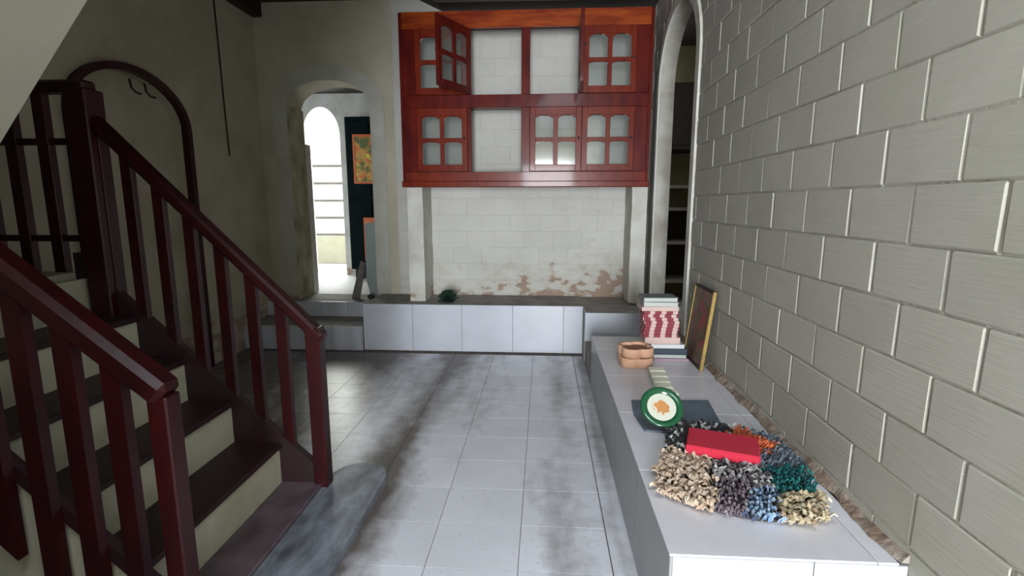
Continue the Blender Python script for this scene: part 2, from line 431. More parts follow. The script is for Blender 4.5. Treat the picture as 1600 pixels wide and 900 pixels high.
# low step between bench and platform
tag(box('low_step', .39, 1.07, 3.97, 4.60, 0, .20, 'cement'), 'low cement step between the bench end and the platform, by the right archway', 'step')
# steps up to the left archway
st = empty('archway_steps', (-2.35, 5.1, 0)); tag(st, 'two shallow tiled steps rising to the left archway', 'steps')
P0 = st.location
loc(box('step_body', -3.0, -1.784, 4.846, 5.437, 0, .242, 'cement', st), P0)
loc(box('step_body', -3.0, -1.784, 5.30, 5.448, .242, .40, 'cement', st), P0)
loc(box('threshold', XA-WB+.002, XA+WB-.002, 5.449, 5.79, .05, .402, 'cement', st), P0)
a = -3.0
while a < -1.80:
    b = min(a+.30, -1.786)
    loc(box('facing_tile', a+.002, b-.002, 4.838, 4.848, .004, .246, 'wtile', st, bevel=.002), P0)
    loc(box('facing_tile', a+.002, b-.002, 5.292, 5.302, .246, .405, 'wtile', st, bevel=.002), P0)
    a = b
# ------------------------------------------------------------------ long bench on the right
bn = empty('tiled_bench', (.72, 2.7, 0)); tag(bn, 'long low bench of grey and white tiles along the right wall', 'bench')
P0 = bn.location
loc(box('bench_body', .393, 1.066, 1.408, 3.94, 0, .413, 'grout', bn), P0)
bj = [1.400, 1.89, 2.456, 3.02, 3.585, 3.95]
for a, b in zip(bj, bj[1:]):
    loc(box('bench_top_tile', .384, .979, a+.0015, b-.0015, .412, .420, 'btile', bn, bevel=.0015), P0)
    loc(box('bench_top_strip', .982, 1.040, a+.0015, b-.0015, .412, .4195, 'btile', bn, bevel=.0015), P0)
    loc(box('bench_side_tile', .385, .394, a+.0015, b-.0015, .004, .4115, 'gtile', bn, bevel=.0015), P0)
for a, b in ((.394, .80), (.803, 1.064)):
    loc(box('bench_end_tile', a, b, 1.399, 1.409, .004, .4115, 'wtile', bn, bevel=.0015), P0)

# ------------------------------------------------------------------ cupboard on two pillars
for (a, b, lab) in ((-1.345, -1.19, 'white plaster pillar under the left end of the red cupboard'), (.84, .985, 'white plaster pillar under the right end of the red cupboard')):
    bm = bmesh.new(); add_box(bm, a, b, 5.04, 5.44, .472, 1.622)
    bmesh.ops.subdivide_edges(bm, edges=[e for e in bm.edges if abs(e.verts[0].co.z-e.verts[1].co.z) > .5], cuts=9)
    for v in bm.verts:
        if .5 < v.co.z < 1.6: v.co.x += random.uniform(-.004, .004); v.co.y += random.uniform(-.003, .003)
    tag(link_obj('pillar', fin(bm, 'p'), 'white'), lab, 'pillar')
cb = empty('wall_cupboard', (-.19, 5.24, 1.62)); P0 = cb.location
tag(cb, 'wide red-brown varnished wooden wall cupboard with glazed doors, some open', 'cupboard')
YF = 5.03
def cp(name, x0, x1, y0, y1, z0, z1, m='redwood', bevel=.003, parent=cb): return loc(box(name, x0, x1, y0, y1, z0, z1, m, parent, bevel), P0)
cp('side_panel', -1.375, -1.345, YF, 5.44, 1.62, 3.20); cp('side_panel', .955, .985, YF, 5.44, 1.62, 3.20)
cp('top_panel', -1.344, .954, YF+.03, 5.44, 3.16, 3.19); cp('bottom_panel', -1.344, .954, YF+.03, 5.44, 1.625, 1.655)
cp('shelf', -1.344, .954, YF+.03, 5.44, 2.39, 2.415)
for x in (-.955+.245, -.18, .32):
    cp('divider', x-.012, x+.012, YF+.03, 5.12, 1.656, 2.389); cp('divider', x-.012, x+.012, YF+.03, 5.12, 2.416, 3.159)
cp('top_rail', -1.344, .954, YF-.005, YF+.025, 3.05, 3.20, 'orangewood'); cp('middle_rail', -1.344, .954, YF-.004, YF+.025, 2.345, 2.462)
cp('bottom_rail', -1.344, .954, YF-.005, YF+.025, 1.615, 1.752, 'doorwood')
cp('bottom_ledge', -1.38, .99, YF-.03, YF-.006, 1.605, 1.665, 'doorwood', .008)
for (z0, z1) in ((1.752, 2.345), (2.462, 3.05)):
    for (a, b) in ((-1.344, -1.225), (-.735, -.700), (-.222, -.142), (.306, .345), (.835, .954)):
        cp('stile', a, b, YF-.002, YF+.025, z0, z1)
def door_mesh(w, h, cols=2, rows=2):
    """door in local x 0..w, z 0..h, with arched tops over the upper panes"""
    bm = bmesh.new(); s = .052; t = .014
    add_box(bm, 0, s, -t, t, 0, h, bevel=.003); add_box(bm, w-s, w, -t, t, 0, h, bevel=.003)
    add_box(bm, s-.001, w-s+.001, -t, t, 0, s+.01, bevel=.003); add_box(bm, s-.001, w-s+.001, -t, t, h-s-.02, h, bevel=.003)
    add_box(bm, w/2-.021, w/2+.021, -t*.9, t*.9, s+.009, h-s-.019, bevel=.003)
    add_box(bm, s-.001, w-s+.001, -t*.8, t*.8, h/2-.02, h/2+.018, bevel=.003)
    cells = []
    for (a, b) in ((s, w/2-.021), (w/2+.021, w-s)):
        for (c, d, top) in ((s+.01, h/2-.02, 0), (h/2+.018, h-s-.02, 1)):
            cells.append((a, b, c, d))
            # shaped corner fillets at the top of each pane (upper ones more arched)
            r = .030 if top else .014
            n = 8
            arc = [(a + (b-a)*i/n, d - r*(abs(i/n*2-1)**2.2)) for i in range(n+1)]
            poly = [(a-.001, d+.002)] + arc + [(b+.001, d+.002)]
            add_prism(bm, poly, 'Y', -t*.85, t*.85)
    return fin(bm, 'door'), cells
DW, DH = .486, .590
def door(x, z, ang=0, hinge='L', label=None, w=DW, h=.585):
    me, cells = door_mesh(w, h)
    o = link_obj('door', me, 'doorwood' if ang == 0 else 'redwood', cb)
    if hinge == 'L': o.matrix_local = Matrix.Translation(Vector((x, YF-.004, z))-P0) @ Matrix.Rotation(-ang, 4, 'Z')
    else: o.matrix_local = Matrix.Translation(Vector((x, YF-.012, z))-P0) @ Matrix.Rotation(ang, 4, 'Z') @ Matrix.Translation((-w, 0, 0))
    for (a, b, c, d) in cells:
        bm = bmesh.new(); add_box(bm, a-.004, b+.004, -.002, .002, c-.004, d+.004); link_obj('pane', fin(bm, 'pane'), 'glass', o)
    hb = bmesh.new(); kx = w-.026 if hinge == 'L' else .026
    bmesh.ops.create_uvsphere(hb, u_segments=10, v_segments=6, radius=.012, matrix=Matrix.Translation((kx, -.026, h*.52)))
    add_tube(hb, [(kx, -.012, h*.52), (kx, -.022, h*.52)], .005)
    link_obj('knob', fin(hb, 'knob', True), 'metal', o)
    if label: o['label'] = label
    return o
zl, zu = 1.757, 2.464
door(-1.222, zu); door(.347, zu)
door(-1.222, zl); door(-.140, zl, w=.484); door(.347, zl)
door(-.705, zu, R(118), 'L', 'glazed door swung open past square', w=.480, h=.58)
door(.322, zu, R(88), 'R', 'glazed door standing open edge-on', w=.470, h=.58)

# ------------------------------------------------------------------ staircase
RX = [-1.31, -1.54, -1.76, -1.98, -2.20]; RZ = [.06, .27, .485, .70, .91, 1.12]
Y0, Y1 = 1.46, 2.32
sc = empty('staircase', (-1.75, 1.9, 0)); P0 = sc.location
tag(sc, 'steep staircase with dark red treads and cream risers going up to the left', 'staircase')
loc(box('base_step', -1.312, -1.10, .90, 2.40, 0, .062, 'baseslab', sc, .006), P0)
for i, x in enumerate(RX):
    za, zb = RZ[i], RZ[i+1]
    loc(box('riser', x-.03, x, Y0-.02, Y1+.002, za-.01, zb-.028, 'riser', sc, .001), P0)
    x2 = RX[i+1] if i+1 < len(RX) else -2.24
    if i < 4: loc(box('tread', x2-.02, x+.014, Y0-.02, Y1+.002, zb-.028, zb, 'tread', sc, .005), P0)
# far string board
def nose(x): return .27 + (-1.31-x)*.938
loc(prism('string_board', [(-1.06, .06), (-1.08, nose(-1.08)+.055), (-2.26, nose(-2.26)+.055), (-2.26, nose(-2.26)-.32), (-1.36, .06)], 'Y', 2.322, 2.362, 'tread', sc), P0)
# near side wall and string
loc(prism('side_wall', [(-1.175, .0), (-1.175, .10), (-2.3, nose(-2.3)-.10), (-2.3, 0)], 'Y', 1.425, 1.455, 'riser', sc), P0)
loc(prism('string_board', [(-1.14, nose(-1.14)+.035), (-2.26, nose(-2.26)+.035), (-2.26, nose(-2.26)-.03), (-1.14, nose(-1.14)-.03)], 'Y', 1.405, 1.435, 'tread', sc), P0)
# rounded slab at the foot
pts = [(-1.098, .88), (-1.098, 2.43)] + [(-.955-.143*math.cos(math.pi*i/14), 2.43+.135*math.sin(math.pi*i/14)) for i in range(1, 14)] + [(-.812, 2.43), (-.812, .88)]
bm = bmesh.new(); add_prism(bm, pts, 'Z', 0, .045)
tag(link_obj('foot_slab', fin(bm, 's'), 'stepslab'), 'worn grey concrete slab with rounded end at the foot of the stairs', 'slab')
# landing and return flight
tag(box('landing', -3.0, -2.262, .35, 2.36, .93, 1.12, 'slab'), 'plaster landing at the top of the first stair flight', 'landing')
uf = prism('upper_flight', [(-2.25, .70), (-1.48, 1.61), (-1.175, 1.97), (0.05, 3.43), (-.20, 3.46), (-.45, 3.46), (-2.25, 1.30)], 'Y', .30, 1.35, 'slab')
tag(uf, 'cream plastered underside of the upper stair flight at the top left', 'staircase')

def slope_bar(name, x0, z0, x1, z1, y, w, t, m, parent, P0, bevel=.012):
    if x1 < x0: x0, z0, x1, z1 = x1, z1, x0, z0
    L = math.hypot(x1-x0, z1-z0); a = math.atan2(z1-z0, x1-x0)
    bm = bmesh.new(); add_box(bm, 0, L, -w/2, w/2, -t, 0, bevel=bevel)
    bmesh.ops.transform(bm, matrix=Matrix.Translation((x0, y, z0)) @ Matrix.Rotation(-a, 4, 'Y'), verts=bm.verts)
    return loc(link_obj(name, fin(bm, name), m, parent), P0)
def railtop(x): return .841 + (-1.057-x)*1.0
# far railing
fr = empty('stair_railing', (-1.6, 2.34, 0)); P0 = fr.location
tag(fr, 'dark red wooden stair railing on the far side, its end post catching light', 'railing')
slope_bar('handrail', -1.04, railtop(-1.04), -2.13, railtop(-2.13), 2.34, .075, .055, 'railwood', fr, P0)
loc(box('newel_post', -1.135, -1.065, 2.305, 2.375, .045, railtop(-1.135)-.055, 'railwood', fr, .005), P0)
for k in range(7):
    x = -1.258-.138*k
    loc(box('baluster', x-.027, x+.027, 2.325, 2.357, nose(x)+.02, railtop(x)-.045, 'railwood', fr, .003), P0)
# near railing
def railn(x): return .965 + (-1.155-x)*.82
nr = empty('stair_railing', (-1.5, 1.40, 0)); P0 = nr.location
tag(nr, 'dark red wooden stair railing nearest the viewer, with balusters fixed outside the side wall', 'railing')
slope_bar('handrail', -1.095, railn(-1.095), -1.80, railn(-1.80), 1.40, .090, .082, 'railwood', nr, P0, .018)
loc(box('newel_post', -1.168, -1.105, 1.365, 1.43, 0, railn(-1.168)-.09, 'railwood', nr, .005), P0)
for k in range(4):
    x = -1.271-.1395*k
    zb = nose(x)-.27
    loc(prism('baluster', [(x-.029, zb+.03), (x+.029, zb-.03), (x+.029, railn(x+.029)-.09), (x-.029, railn(x-.029)-.09)], 'Y', 1.368, 1.402, 'railwood', nr), P0)
# landing balustrade
lr = empty('landing_balustrade', (-2.6, 2.34, 1.12)); P0 = lr.location
tag(lr, 'dark red balustrade with three level rails along the stair landing', 'railing')
loc(box('newel_post', -2.175, -2.065, 2.285, 2.395, .86, 1.965, 'railwood', lr, .006), P0)
loc(box('top_rail', -2.99, -2.08, 2.30, 2.38, 1.95, 2.005, 'railwood', lr, .012), P0)
loc(box('middle_rail', -2.99, -2.20, 2.325, 2.357, 1.72, 1.75, 'railwood', lr, .004), P0)
loc(box('lower_rail', -2.99, -2.20, 2.325, 2.357, 1.27, 1.30, 'railwood', lr, .004), P0)
for k in range(4):
    x = -2.335-.16*k
    loc(box('baluster', x-.03, x+.03, 2.322, 2.360, 1.12, 1.95, 'railwood', lr, .003), P0)

# ------------------------------------------------------------------ room beyond the left archway
struct(box('floor_2', -4.4, -.6, 5.795, 10.6, .25, .385, 'paintwhite'))
struct(box('ceiling_2', -4.4, -.6, 5.795, 7.5, 3.0, 3.1, 'darkwood'))
struct(arch_strips('wall_far', -4.4, -.6, .25, 3.1, -3.235, .275, 2.42, .40, 'Y', 7.5, 7.75, 'white'))
struct(box('wall_far_left', -4.5, -4.4, 5.795, 7.75, .25, 3.1, 'white')); struct(box('wall_far_right', -.6, -.5, 5.795, 7.75, .25, 3.1, 'plaster'))
struct(box('wall_outside', -6.5, .5, 10.4, 10.5, .3, 4.2, 'outside'))
w1 = struct(empty('window_1', (-3.7, 9.0, .385))); P0 = w1.location
for x in (-4.6, -4.25, -3.9, -3.55): loc(box('window_bar', x-.02, x+.02, 8.98, 9.02, .9, 2.1, 'paintwhite', w1), P0)
for z in (.9, 1.2, 1.5, 1.8, 2.1): loc(box('window_rail', -4.7, -3.5, 8.975, 9.025, z-.02, z+.02, 'plank', w1), P0)
loc(box('window_sill', -4.75, -3.45, 8.95, 9.05, .39, .86, 'riser', w1), P0)
loc(box('window_frame', -3.5, -3.30, 8.9, 9.1, .385, 2.7, 'paintwhite', w1), P0)
# open door leaf against the jamb
tag(box('door_leaf', -2.775, -2.735, 5.80, 6.02, .39, 2.12, 'paintwhite', None, .004), 'pale narrow door leaf edge standing open behind the left jamb of the left archway', 'door')
loc_j = prism('trim_4', [(XA-WB+.002, .40), (XA-WB+.018, .40), (XA-WB+.018, 2.46), (XA-WB+.002, 2.46)], 'Y', 5.44, 5.79, 'jamb'); struct(loc_j)
# dark teal cupboard with pictures
tc = empty('teal_cupboard', (-2.4, 7.3, .385)); P0 = tc.location
tag(tc, 'tall dark teal cupboard with orange pictures in the room behind the left archway', 'cupboard')
loc(box('body', -2.74, -1.7, 7.12, 7.48, .52, 2.62, 'teal', tc, .01), P0)
loc(box('plinth', -2.70, -1.75, 7.16, 7.46, .386, .52, 'darkwood', tc, .005), P0)
for (a, b, z0, z1) in ((-2.72, -2.40, .60, 1.50), (-2.72, -2.40, 1.56, 2.56), (-2.37, -2.05, .60, 1.50), (-2.37, -2.05, 1.56, 2.56)):
    loc(box('door', a, b, 7.10, 7.12, z0, z1, 'teal', tc, .006), P0)
def picture_mat(name, base, a, b, c, sc=9):
    def f(g, pos, colr):
        v = g.noise(sc, pos, detail=3)
        k = g.mix(g.ramp(v, .42, .55), rgb(base), rgb(a)); k = g.mix(g.ramp(g.noise(sc*1.4, pos, detail=2, rough=.4), .55, .62), k, rgb(b))
        return g.mix(g.ramp(g.noise(sc*.8, pos, detail=1), .60, .68), k, rgb(c))
    return mat(name, base, .5, custom=f)
M['pic1'] = picture_mat('orange_green_picture', (.55, .30, .05), (.10, .12, .03), (.60, .14, .03), (.65, .52, .08))
M['pic2'] = mat('orange_poster', (.60, .17, .05), .5, (.50, .12, .06), 6)
M['orangeframe'] = mat('orange_frame', (.55, .12, .03), .5)
p = empty('picture', (-2.40, 7.08, 2.05)); tag(p, 'orange and yellow-green picture in an orange frame on the teal cupboard, upper one', 'picture')
cbox('canvas', .38, .008, .60, (0, 0, -.30), 'pic1', p); 
for (sx, sz, x, z) in ((.44, .03, 0, -.33), (.44, .03, 0, .30), (.03, .60, -.205, -.30), (.03, .60, .205, -.30)): cbox('frame', sx, .02, sz, (x, 0, z), 'orangeframe', p)
p = empty('picture', (-2.32, 7.08, .85)); tag(p, 'plain orange panel low on the teal cupboard, half hidden by the leaning board', 'picture')
cbox('panel', .36, .010, .55, (0, 0, -.17), 'pic2', p); cbox('panel_edge', .40, .006, .60, (0, .006, -.195), 'orangeframe', p)
# boards leaning in the archway
def lean(name, corners, y, t, m, lab, cat, tilt=0):
    bm = bmesh.new(); add_prism(bm, corners, 'Y', y, y+t)
    return tag(link_obj(name, fin(bm, name), m), lab, cat)
lean('leaning_board', [(-1.925, .405), (-1.815, .405), (-1.815, 1.25), (-1.965, 1.235), (-1.975, .60)], 5.56, .02, 'board', 'pale grey-green board standing against the right jamb of the left archway', 'board')
lean('leaning_plank', [(-2.14, .405), (-2.05, .405), (-1.965, .80), (-2.02, .82)], 5.52, .025, 'plank', 'short grey plank leaning on the board in the left archway', 'plank')
bm = bmesh.new(); bmesh.ops.create_icosphere(bm, subdivisions=2, radius=.04, matrix=Matrix.Translation((-1.90, 5.47, .435)) @ Matrix.Diagonal((1, .8, .8, 1)))
tag(link_obj('lump', fin(bm, 'l', True), 'metal'), 'small dark lump on the sill at the foot of the leaning board', 'lump')

# ------------------------------------------------------------------ room beyond the right archway
struct(box('floor_3', 1.2, 4.0, 3.0, 8.1, .05, .18, 'cement')); struct(box('ceiling_3', 1.2, 4.0, 3.0, 8.1, 3.5, 3.6, 'darkwood'))
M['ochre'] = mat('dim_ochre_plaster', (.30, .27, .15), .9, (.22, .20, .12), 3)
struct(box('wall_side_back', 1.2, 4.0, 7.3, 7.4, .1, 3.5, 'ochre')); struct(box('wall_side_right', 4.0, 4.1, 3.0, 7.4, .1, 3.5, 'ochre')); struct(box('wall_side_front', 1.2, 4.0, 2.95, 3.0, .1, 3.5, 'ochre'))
sh = empty('shelf_rack', (2.0, 7.0, .18)); P0 = sh.location
tag(sh, 'dark wooden shelf rack in the dim room behind the right archway', 'shelf')
for x in (1.45, 2.75): loc(box('upright', x-.02, x+.02, 6.7, 7.28, .18, 2.12, 'darkwood', sh, .003), P0)
for z in (.45, .95, 1.38, 1.66): loc(box('shelf', 1.47, 2.73, 6.7, 7.28, z-.02, z+.02, 'plank', sh, .003), P0)
loc(box('back_panel', 1.47, 2.73, 7.24, 7.28, .47, 1.36, 'darkwood', sh), P0)
tag(box('dark_chest', 1.50, 2.70, 6.72, 7.2, 2.162, 2.92, 'darkwood', None, .01), 'dark chest on top of the rack behind the right archway', 'chest')
loc(box('shelf', 1.47, 2.73, 6.7, 7.28, 2.12, 2.16, 'darkwood', sh, .003), P0)

# ------------------------------------------------------------------ things on the bench
ZB = .4205
M['bookgrey'] = mat('blue_grey_cover', (.16, .19, .20), .6, (.20, .22, .22), 20)
M['bookpale'] = mat('pale_paper', (.52, .53, .50), .8, (.45, .46, .44), 30, stretch=(1, 1, 20))
M['pink'] = mat('pale_pink_card', (.62, .45, .40), .7, (.55, .40, .36), 20)
M['whitec'] = mat('white_card', (.62, .63, .65), .6)
M['navy'] = mat('dark_navy_cover', (.025, .04, .06), .5)
M['mauve'] = mat('mauve_card', (.42, .28, .34), .6)
def matstripe(g, pos, c):
    s = sepz(g, g.new('ShaderNodeTexCoord').outputs['Object'])
    oi = g.new('ShaderNodeObjectInfo').outputs['Random']
    u = g.math('ADD', s[0], g.math('MULTIPLY', oi, .012))
    w = g.math('FRACT', g.math('DIVIDE', g.math('ADD', u, s[1]), .074))
    k = g.math('GREATER_THAN', w, .42)
    k2 = g.math('GREATER_THAN', g.math('FRACT', g.math('DIVIDE', u, .0075)), .12)
    c = g.mix(k, rgb((.62, .45, .40)), rgb((.24, .035, .055)))
    return g.mix(g.math('MULTIPLY', g.math('SUBTRACT', 1, k2), .5), c, rgb((.25, .12, .12)))
M['mats'] = mat('maroon_cream_weave', (.5, .4, .35), .85, custom=matstripe)
def slab_item(name, x0, x1, y0, y1, z0, z1, rz, m, lab, cat, group=None, pages=None):
    e = empty(name, ((x0+x1)/2, (y0+y1)/2, z0), rz) if pages else None
    sx, sy, sz = x1-x0, y1-y0, z1-z0
    if not pages:
        o = cbox(name, sx, sy, sz, ((x0+x1)/2, (y0+y1)/2, z0), m, None, .002); o.rotation_euler = (0, 0, rz); return tag(o, lab, cat, group)
    bm = bmesh.new(); add_box(bm, -sx/2, sx/2, -sy/2, sy/2, 0, .003); add_box(bm, -sx/2, sx/2, -sy/2, sy/2, sz-.003, sz); add_box(bm, -sx/2, -sx/2+.003, -sy/2, sy/2, .003, sz-.003)
    link_obj('cover', fin(bm, 'c'), m, e)
    bm = bmesh.new(); add_box(bm, -sx/2+.003, sx/2-.005, -sy/2+.005, sy/2-.005, .003, sz-.003); link_obj('pages', fin(bm, 'c'), pages, e)
    return tag(e, lab, cat, group)
yb = 3.335
slab_item('card_sheet', .735, .965, yb-.01, yb+.17, ZB, .434, .02, 'mauve', 'thin mauve card at the very bottom of the stack', 'card')
slab_item('book', .735, .955, yb, yb+.17, .4345, .462, .0, 'bookgrey', 'grey book second from the bottom of the stack', 'book', pages='bookpale')
slab_item('book', .725, .958, yb-.005, yb+.17, .4625, .502, -.02, 'navy', 'dark navy book low in the stack under the white box', 'book', pages='navy')
slab_item('box', .715, .935, yb, yb+.17, .5025, .530, .01, 'whitec', 'flat white box in the stack just under the pink boards', 'box')
slab_item('board', .675, .905, yb+.005, yb+.17, .5305, .576, .03, 'pink', 'thick pale pink board below the maroon and cream mats', 'board')
random.seed(3)
nl = 8
MATPOS = ['lowest of the eight, resting on the thick pink board', 'second from the bottom of the eight', 'third from the bottom of the eight', 'fourth from the bottom of the eight', 'fourth from the top of the eight', 'third from the top of the eight', 'second from the top of the eight', 'topmost of the eight, under the thinner pink board']
for i in range(nl):
    z = .5765+i*.0223
    dx = (0.0, -.004, .004, .006, .002, -.004, -.008, -.004)[i]
    o = slab_item('woven_mat', .665+dx, .893+dx, yb+.004, yb+.17, z, z+.0218, random.uniform(-.03, .03), 'mats', 'maroon and cream woven mat, ' + MATPOS[i], 'mat', 'maroon and cream mats stacked on the bench')
slab_item('board', .645, .885, yb-.005, yb+.17, .7555, .783, .02, 'pink', 'thinner pale pink board on top of the maroon and cream mats', 'board')
slab_item('book', .662, .885, yb, yb+.16, .7835, .812, -.02, 'bookpale', 'pale grey book second from the top of the stack', 'book', pages='bookpale')
slab_item('book', .655, .880, yb+.01, yb+.17, .8125, .842, .05, 'bookgrey', 'blue-grey book topmost on the tall stack', 'book', pages='bookpale')
# quatrefoil clay trays
M['clay'] = mat('peach_clay', (.76, .45, .30), .6, (.68, .39, .25), 12)
M['clay_in'] = mat('brown_tray_floor', (.32, .17, .10), .7)
def quatrefoil(R0, off, n=64, s=1.0):
    pts = []
    for i in range(n):
        a = 2*math.pi*i/n; best = 0
        for q in range(4):
            b = math.pi/4+q*math.pi/2; d = a-b
            disc = R0*R0-(off*math.sin(d))**2
            if disc > 0: best = max(best, off*math.cos(d)+math.sqrt(disc))
        pts.append((best*s*math.cos(a), best*s*math.sin(a)))
    return pts
def tray(loc_, rz, h, s, lab, inner):
    e = empty('clay_tray', loc_, rz); tag(e, lab, 'tray')
    bm = bmesh.new(); o = quatrefoil(.066, .052, s=s); lv = []
    prof = [(.90, 0), (1, .008), (1.0, h-.006), (.97, h), (.86, h), (.84, h-.004), (.84, h-.018)]
    for k, z in prof: lv.append([bm.verts.new((x*k, y*k, z)) for x, y in o])
    for A, B in zip(lv, lv[1:]):
        for i in range(len(A)): bm.faces.new([A[i], A[(i+1) % len(A)], B[(i+1) % len(A)], B[i]])
    bm.faces.new(lv[0])
    link_obj('rim', fin(bm, 'rim', True), 'clay', e)
    bm = bmesh.new(); add_prism(bm, [(x*.838, y*.838) for x, y in o], 'Z', h-.024, h-.018); link_obj('tray_floor', fin(bm, 'f'), inner, e)
tray((.600, 3.245, ZB), .05, .062, 1.0, 'lower of the two peach clover-shaped clay trays', 'clay_in')
tray((.600, 3.250, ZB+.063), .25, .060, 1.0, 'upper of the two peach clover-shaped clay trays', 'clay_in')
# pale yellow cards leaning in a row
M['cream'] = mat('pale_yellow_card', (.92, .94, .76), .6, (.88, .90, .72), 15)
locs = [(.692, 3.035), (.683, 2.935), (.676, 2.840), (.672, 2.750), (.676, 2.662)]
labs = ['pale yellow block farthest along the row of five, by the clay trays', 'second pale yellow block from the clay trays', 'middle pale yellow block of the row of five', 'fourth pale yellow block from the clay trays', 'pale yellow block nearest the green dish, last of the leaning row']
for (x, y), lb in zip(locs, labs):
    o = cbox('yellow_block', .092, .074, .040, (x, y, ZB), 'cream', None, .004, (0, 0, R(-3+2*random.random()))); tag(o, lb, 'block', None)
# slate mat
M['slate'] = mat('blue_slate', (.11, .145, .19), .65, (.15, .19, .24), 8, bump=.2, bscale=60)
bm = bmesh.new(); add_prism(bm, [(.470, 2.235), (.725, 2.215), (.840, 2.30), (.872, 2.62), (.470, 2.60), (.452, 2.42)], 'Z', ZB, ZB+.009)
tag(link_obj('slate_sheet', fin(bm, 's'), 'slate'), 'dark blue-grey slate sheet lying on the bench under the green dish', 'sheet')
# green dish
M['green'] = mat('dark_green_enamel', (.012, .085, .035), .12, coat=.6)
def flower(g, pos, c):
    p = g.new('ShaderNodeTexCoord').outputs['Object']
    s = sepz(g, p)
    r = g.math('SQRT', g.math('ADD', g.math('MULTIPLY', s[0], s[0]), g.math('MULTIPLY', s[1], s[1])))
    k = g.math('ADD', g.math('MULTIPLY', r, -13), g.noise(55, p, detail=3))
    k = g.ramp(k, .02, .12)
    return g.mix(k, c, g.mix(g.noise(90, p), rgb((.42, .13, .03)), rgb((.55, .30, .10))))
M['enamel'] = mat('white_enamel_flower', (.55, .56, .47), .35, custom=flower, world=False)
gd = empty('green_dish', (.545, 2.285, ZB+.0105)); tag(gd, 'round dark green enamel dish with a white flowered centre, propped up', 'dish')
bm = bmesh.new(); prof = [(0, .0), (.050, 0), (.078, .012), (.094, .040), (.097, .048), (.090, .053), (.072, .050), (.064, .042)]
n = 40; lv = []
for r_, z in prof: lv.append([bm.verts.new((max(r_, .0005)*math.cos(2*math.pi*i/n), max(r_, .0005)*math.sin(2*math.pi*i/n), z)) for i in range(n)])
for A, B in zip(lv, lv[1:]):
    for i in range(n): bm.faces.new([A[i], A[(i+1) % n], B[(i+1) % n], B[i]])
T = Matrix.Translation((0, 0, .045)) @ Matrix.Rotation(R(48), 4, 'X') @ Matrix.Rotation(R(-4), 4, 'Y')
T = Matrix.Translation((0, 0, .0735)) @ Matrix.Rotation(R(46), 4, 'X')
o = link_obj('bowl', fin(bm, 'bowl', True), 'green', gd); o.matrix_local = T @ Matrix.Translation((0, 0, -.0)) 
bm = bmesh.new(); bmesh.ops.create_circle(bm, cap_ends=True, segments=40, radius=.066, matrix=Matrix.Translation((0, 0, 0)))
r = bmesh.ops.extrude_face_region(bm, geom=bm.faces[:]); bmesh.ops.translate(bm, vec=(0, 0, .002), verts=[v for v in r['geom'] if isinstance(v, bmesh.types.BMVert)])
o = link_obj('white_centre', fin(bm, 'c'), 'enamel', gd); o.matrix_local = T @ Matrix.Translation((0, 0, .041)); o['label'] = 'white centre with an orange-brown flower'
# rag rug
def vcol(name):
    m = bpy.data.materials.new(name); m.use_nodes = True; g = G(m)
    a = g.new('ShaderNodeAttribute'); a.attribute_name = 'Col'; g.link(a.outputs['Color'], g.n['Principled BSDF'].inputs['Base Color'])
    g.n['Principled BSDF'].inputs['Roughness'].default_value = .9; return m
M['rag'] = vcol('rag_fabric')
rug = empty('rag_rug', (.73, 1.88, ZB)); P0 = rug.location
tag(rug, 'shaggy rag rug of tan, grey, blue, teal and cream cloth scraps on the bench', 'rug')
outline = [(.415, 1.70), (.44, 1.80), (.545, 2.06), (.575, 2.20), (.66, 2.27), (.90, 2.24), (1.02, 2.15), (1.03, 1.98), (.985, 1.76), (.93, 1.58), (.86, 1.555), (.72, 1.555), (.62, 1.585), (.50, 1.635)]
bm = bmesh.new(); add_prism(bm, [(.74+(x-.74)*.93, 1.90+(y-1.90)*.93) for x, y in outline], 'Z', ZB, ZB+.010)
M['backing'] = mat('dark_rug_backing', (.06, .05, .05), .95)
loc(link_obj('backing', fin(bm, 'b'), 'backing', rug), P0)
pal = {
 'tan': [(.56, .43, .32), (.62, .48, .36), (.48, .35, .25), (.58, .47, .37)],
 'black_white': [(.03, .03, .035), (.05, .04, .05), (.55, .54, .52), (.03, .03, .03)],
 'grey': [(.35, .33, .34), (.45, .43, .43), (.14, .12, .13), (.08, .07, .08)],
 'purple': [(.15, .11, .13), (.10, .08, .10), (.24, .20, .22)],
 'blue': [(.16, .27, .43), (.25, .36, .50), (.06, .08, .14), (.30, .40, .52)],
 'teal': [(.01, .13, .13), (.015, .18, .17), (.01, .08, .09)],
 'grey_blue': [(.12, .15, .19), (.17, .20, .24), (.07, .08, .10)],
 'cream': [(.60, .53, .38), (.48, .38, .24), (.55, .46, .30), (.38, .28, .17)],
 'orange': [(.55, .13, .05), (.42, .09, .03)],
}
seeds = [('tan', .50, 1.72), ('tan', .57, 1.82), ('tan', .62, 1.92), ('tan', .54, 1.92), ('tan', .58, 1.70), ('black_white', .57, 2.08), ('black_white', .63, 2.20), ('black_white', .75, 2.20), ('grey', .72, 1.86), ('grey', .78, 1.80), ('grey', .76, 1.96),
         ('purple', .655, 1.66), ('purple', .70, 1.74), ('blue', .735, 1.61), ('blue', .77, 1.70), ('teal', .90, 1.84), ('teal', .97, 1.80), ('teal', .86, 1.78), ('grey_blue', .97, 2.00), ('grey_blue', .98, 2.14), ('grey_blue', .90, 1.95), ('cream', .86, 1.66), ('cream', .92, 1.62), ('cream', .84, 1.60), ('orange', .91, 2.06), ('orange', .88, 2.10)]
def inside(x, y):
    c = False; n = len(outline)
    for i in range(n):
        x1, y1 = outline[i]; x2, y2 = outline[(i+1) % n]
        if (y1 > y) != (y2 > y) and x < (x2-x1)*(y-y1)/(y2-y1)+x1: c = not c
    return c
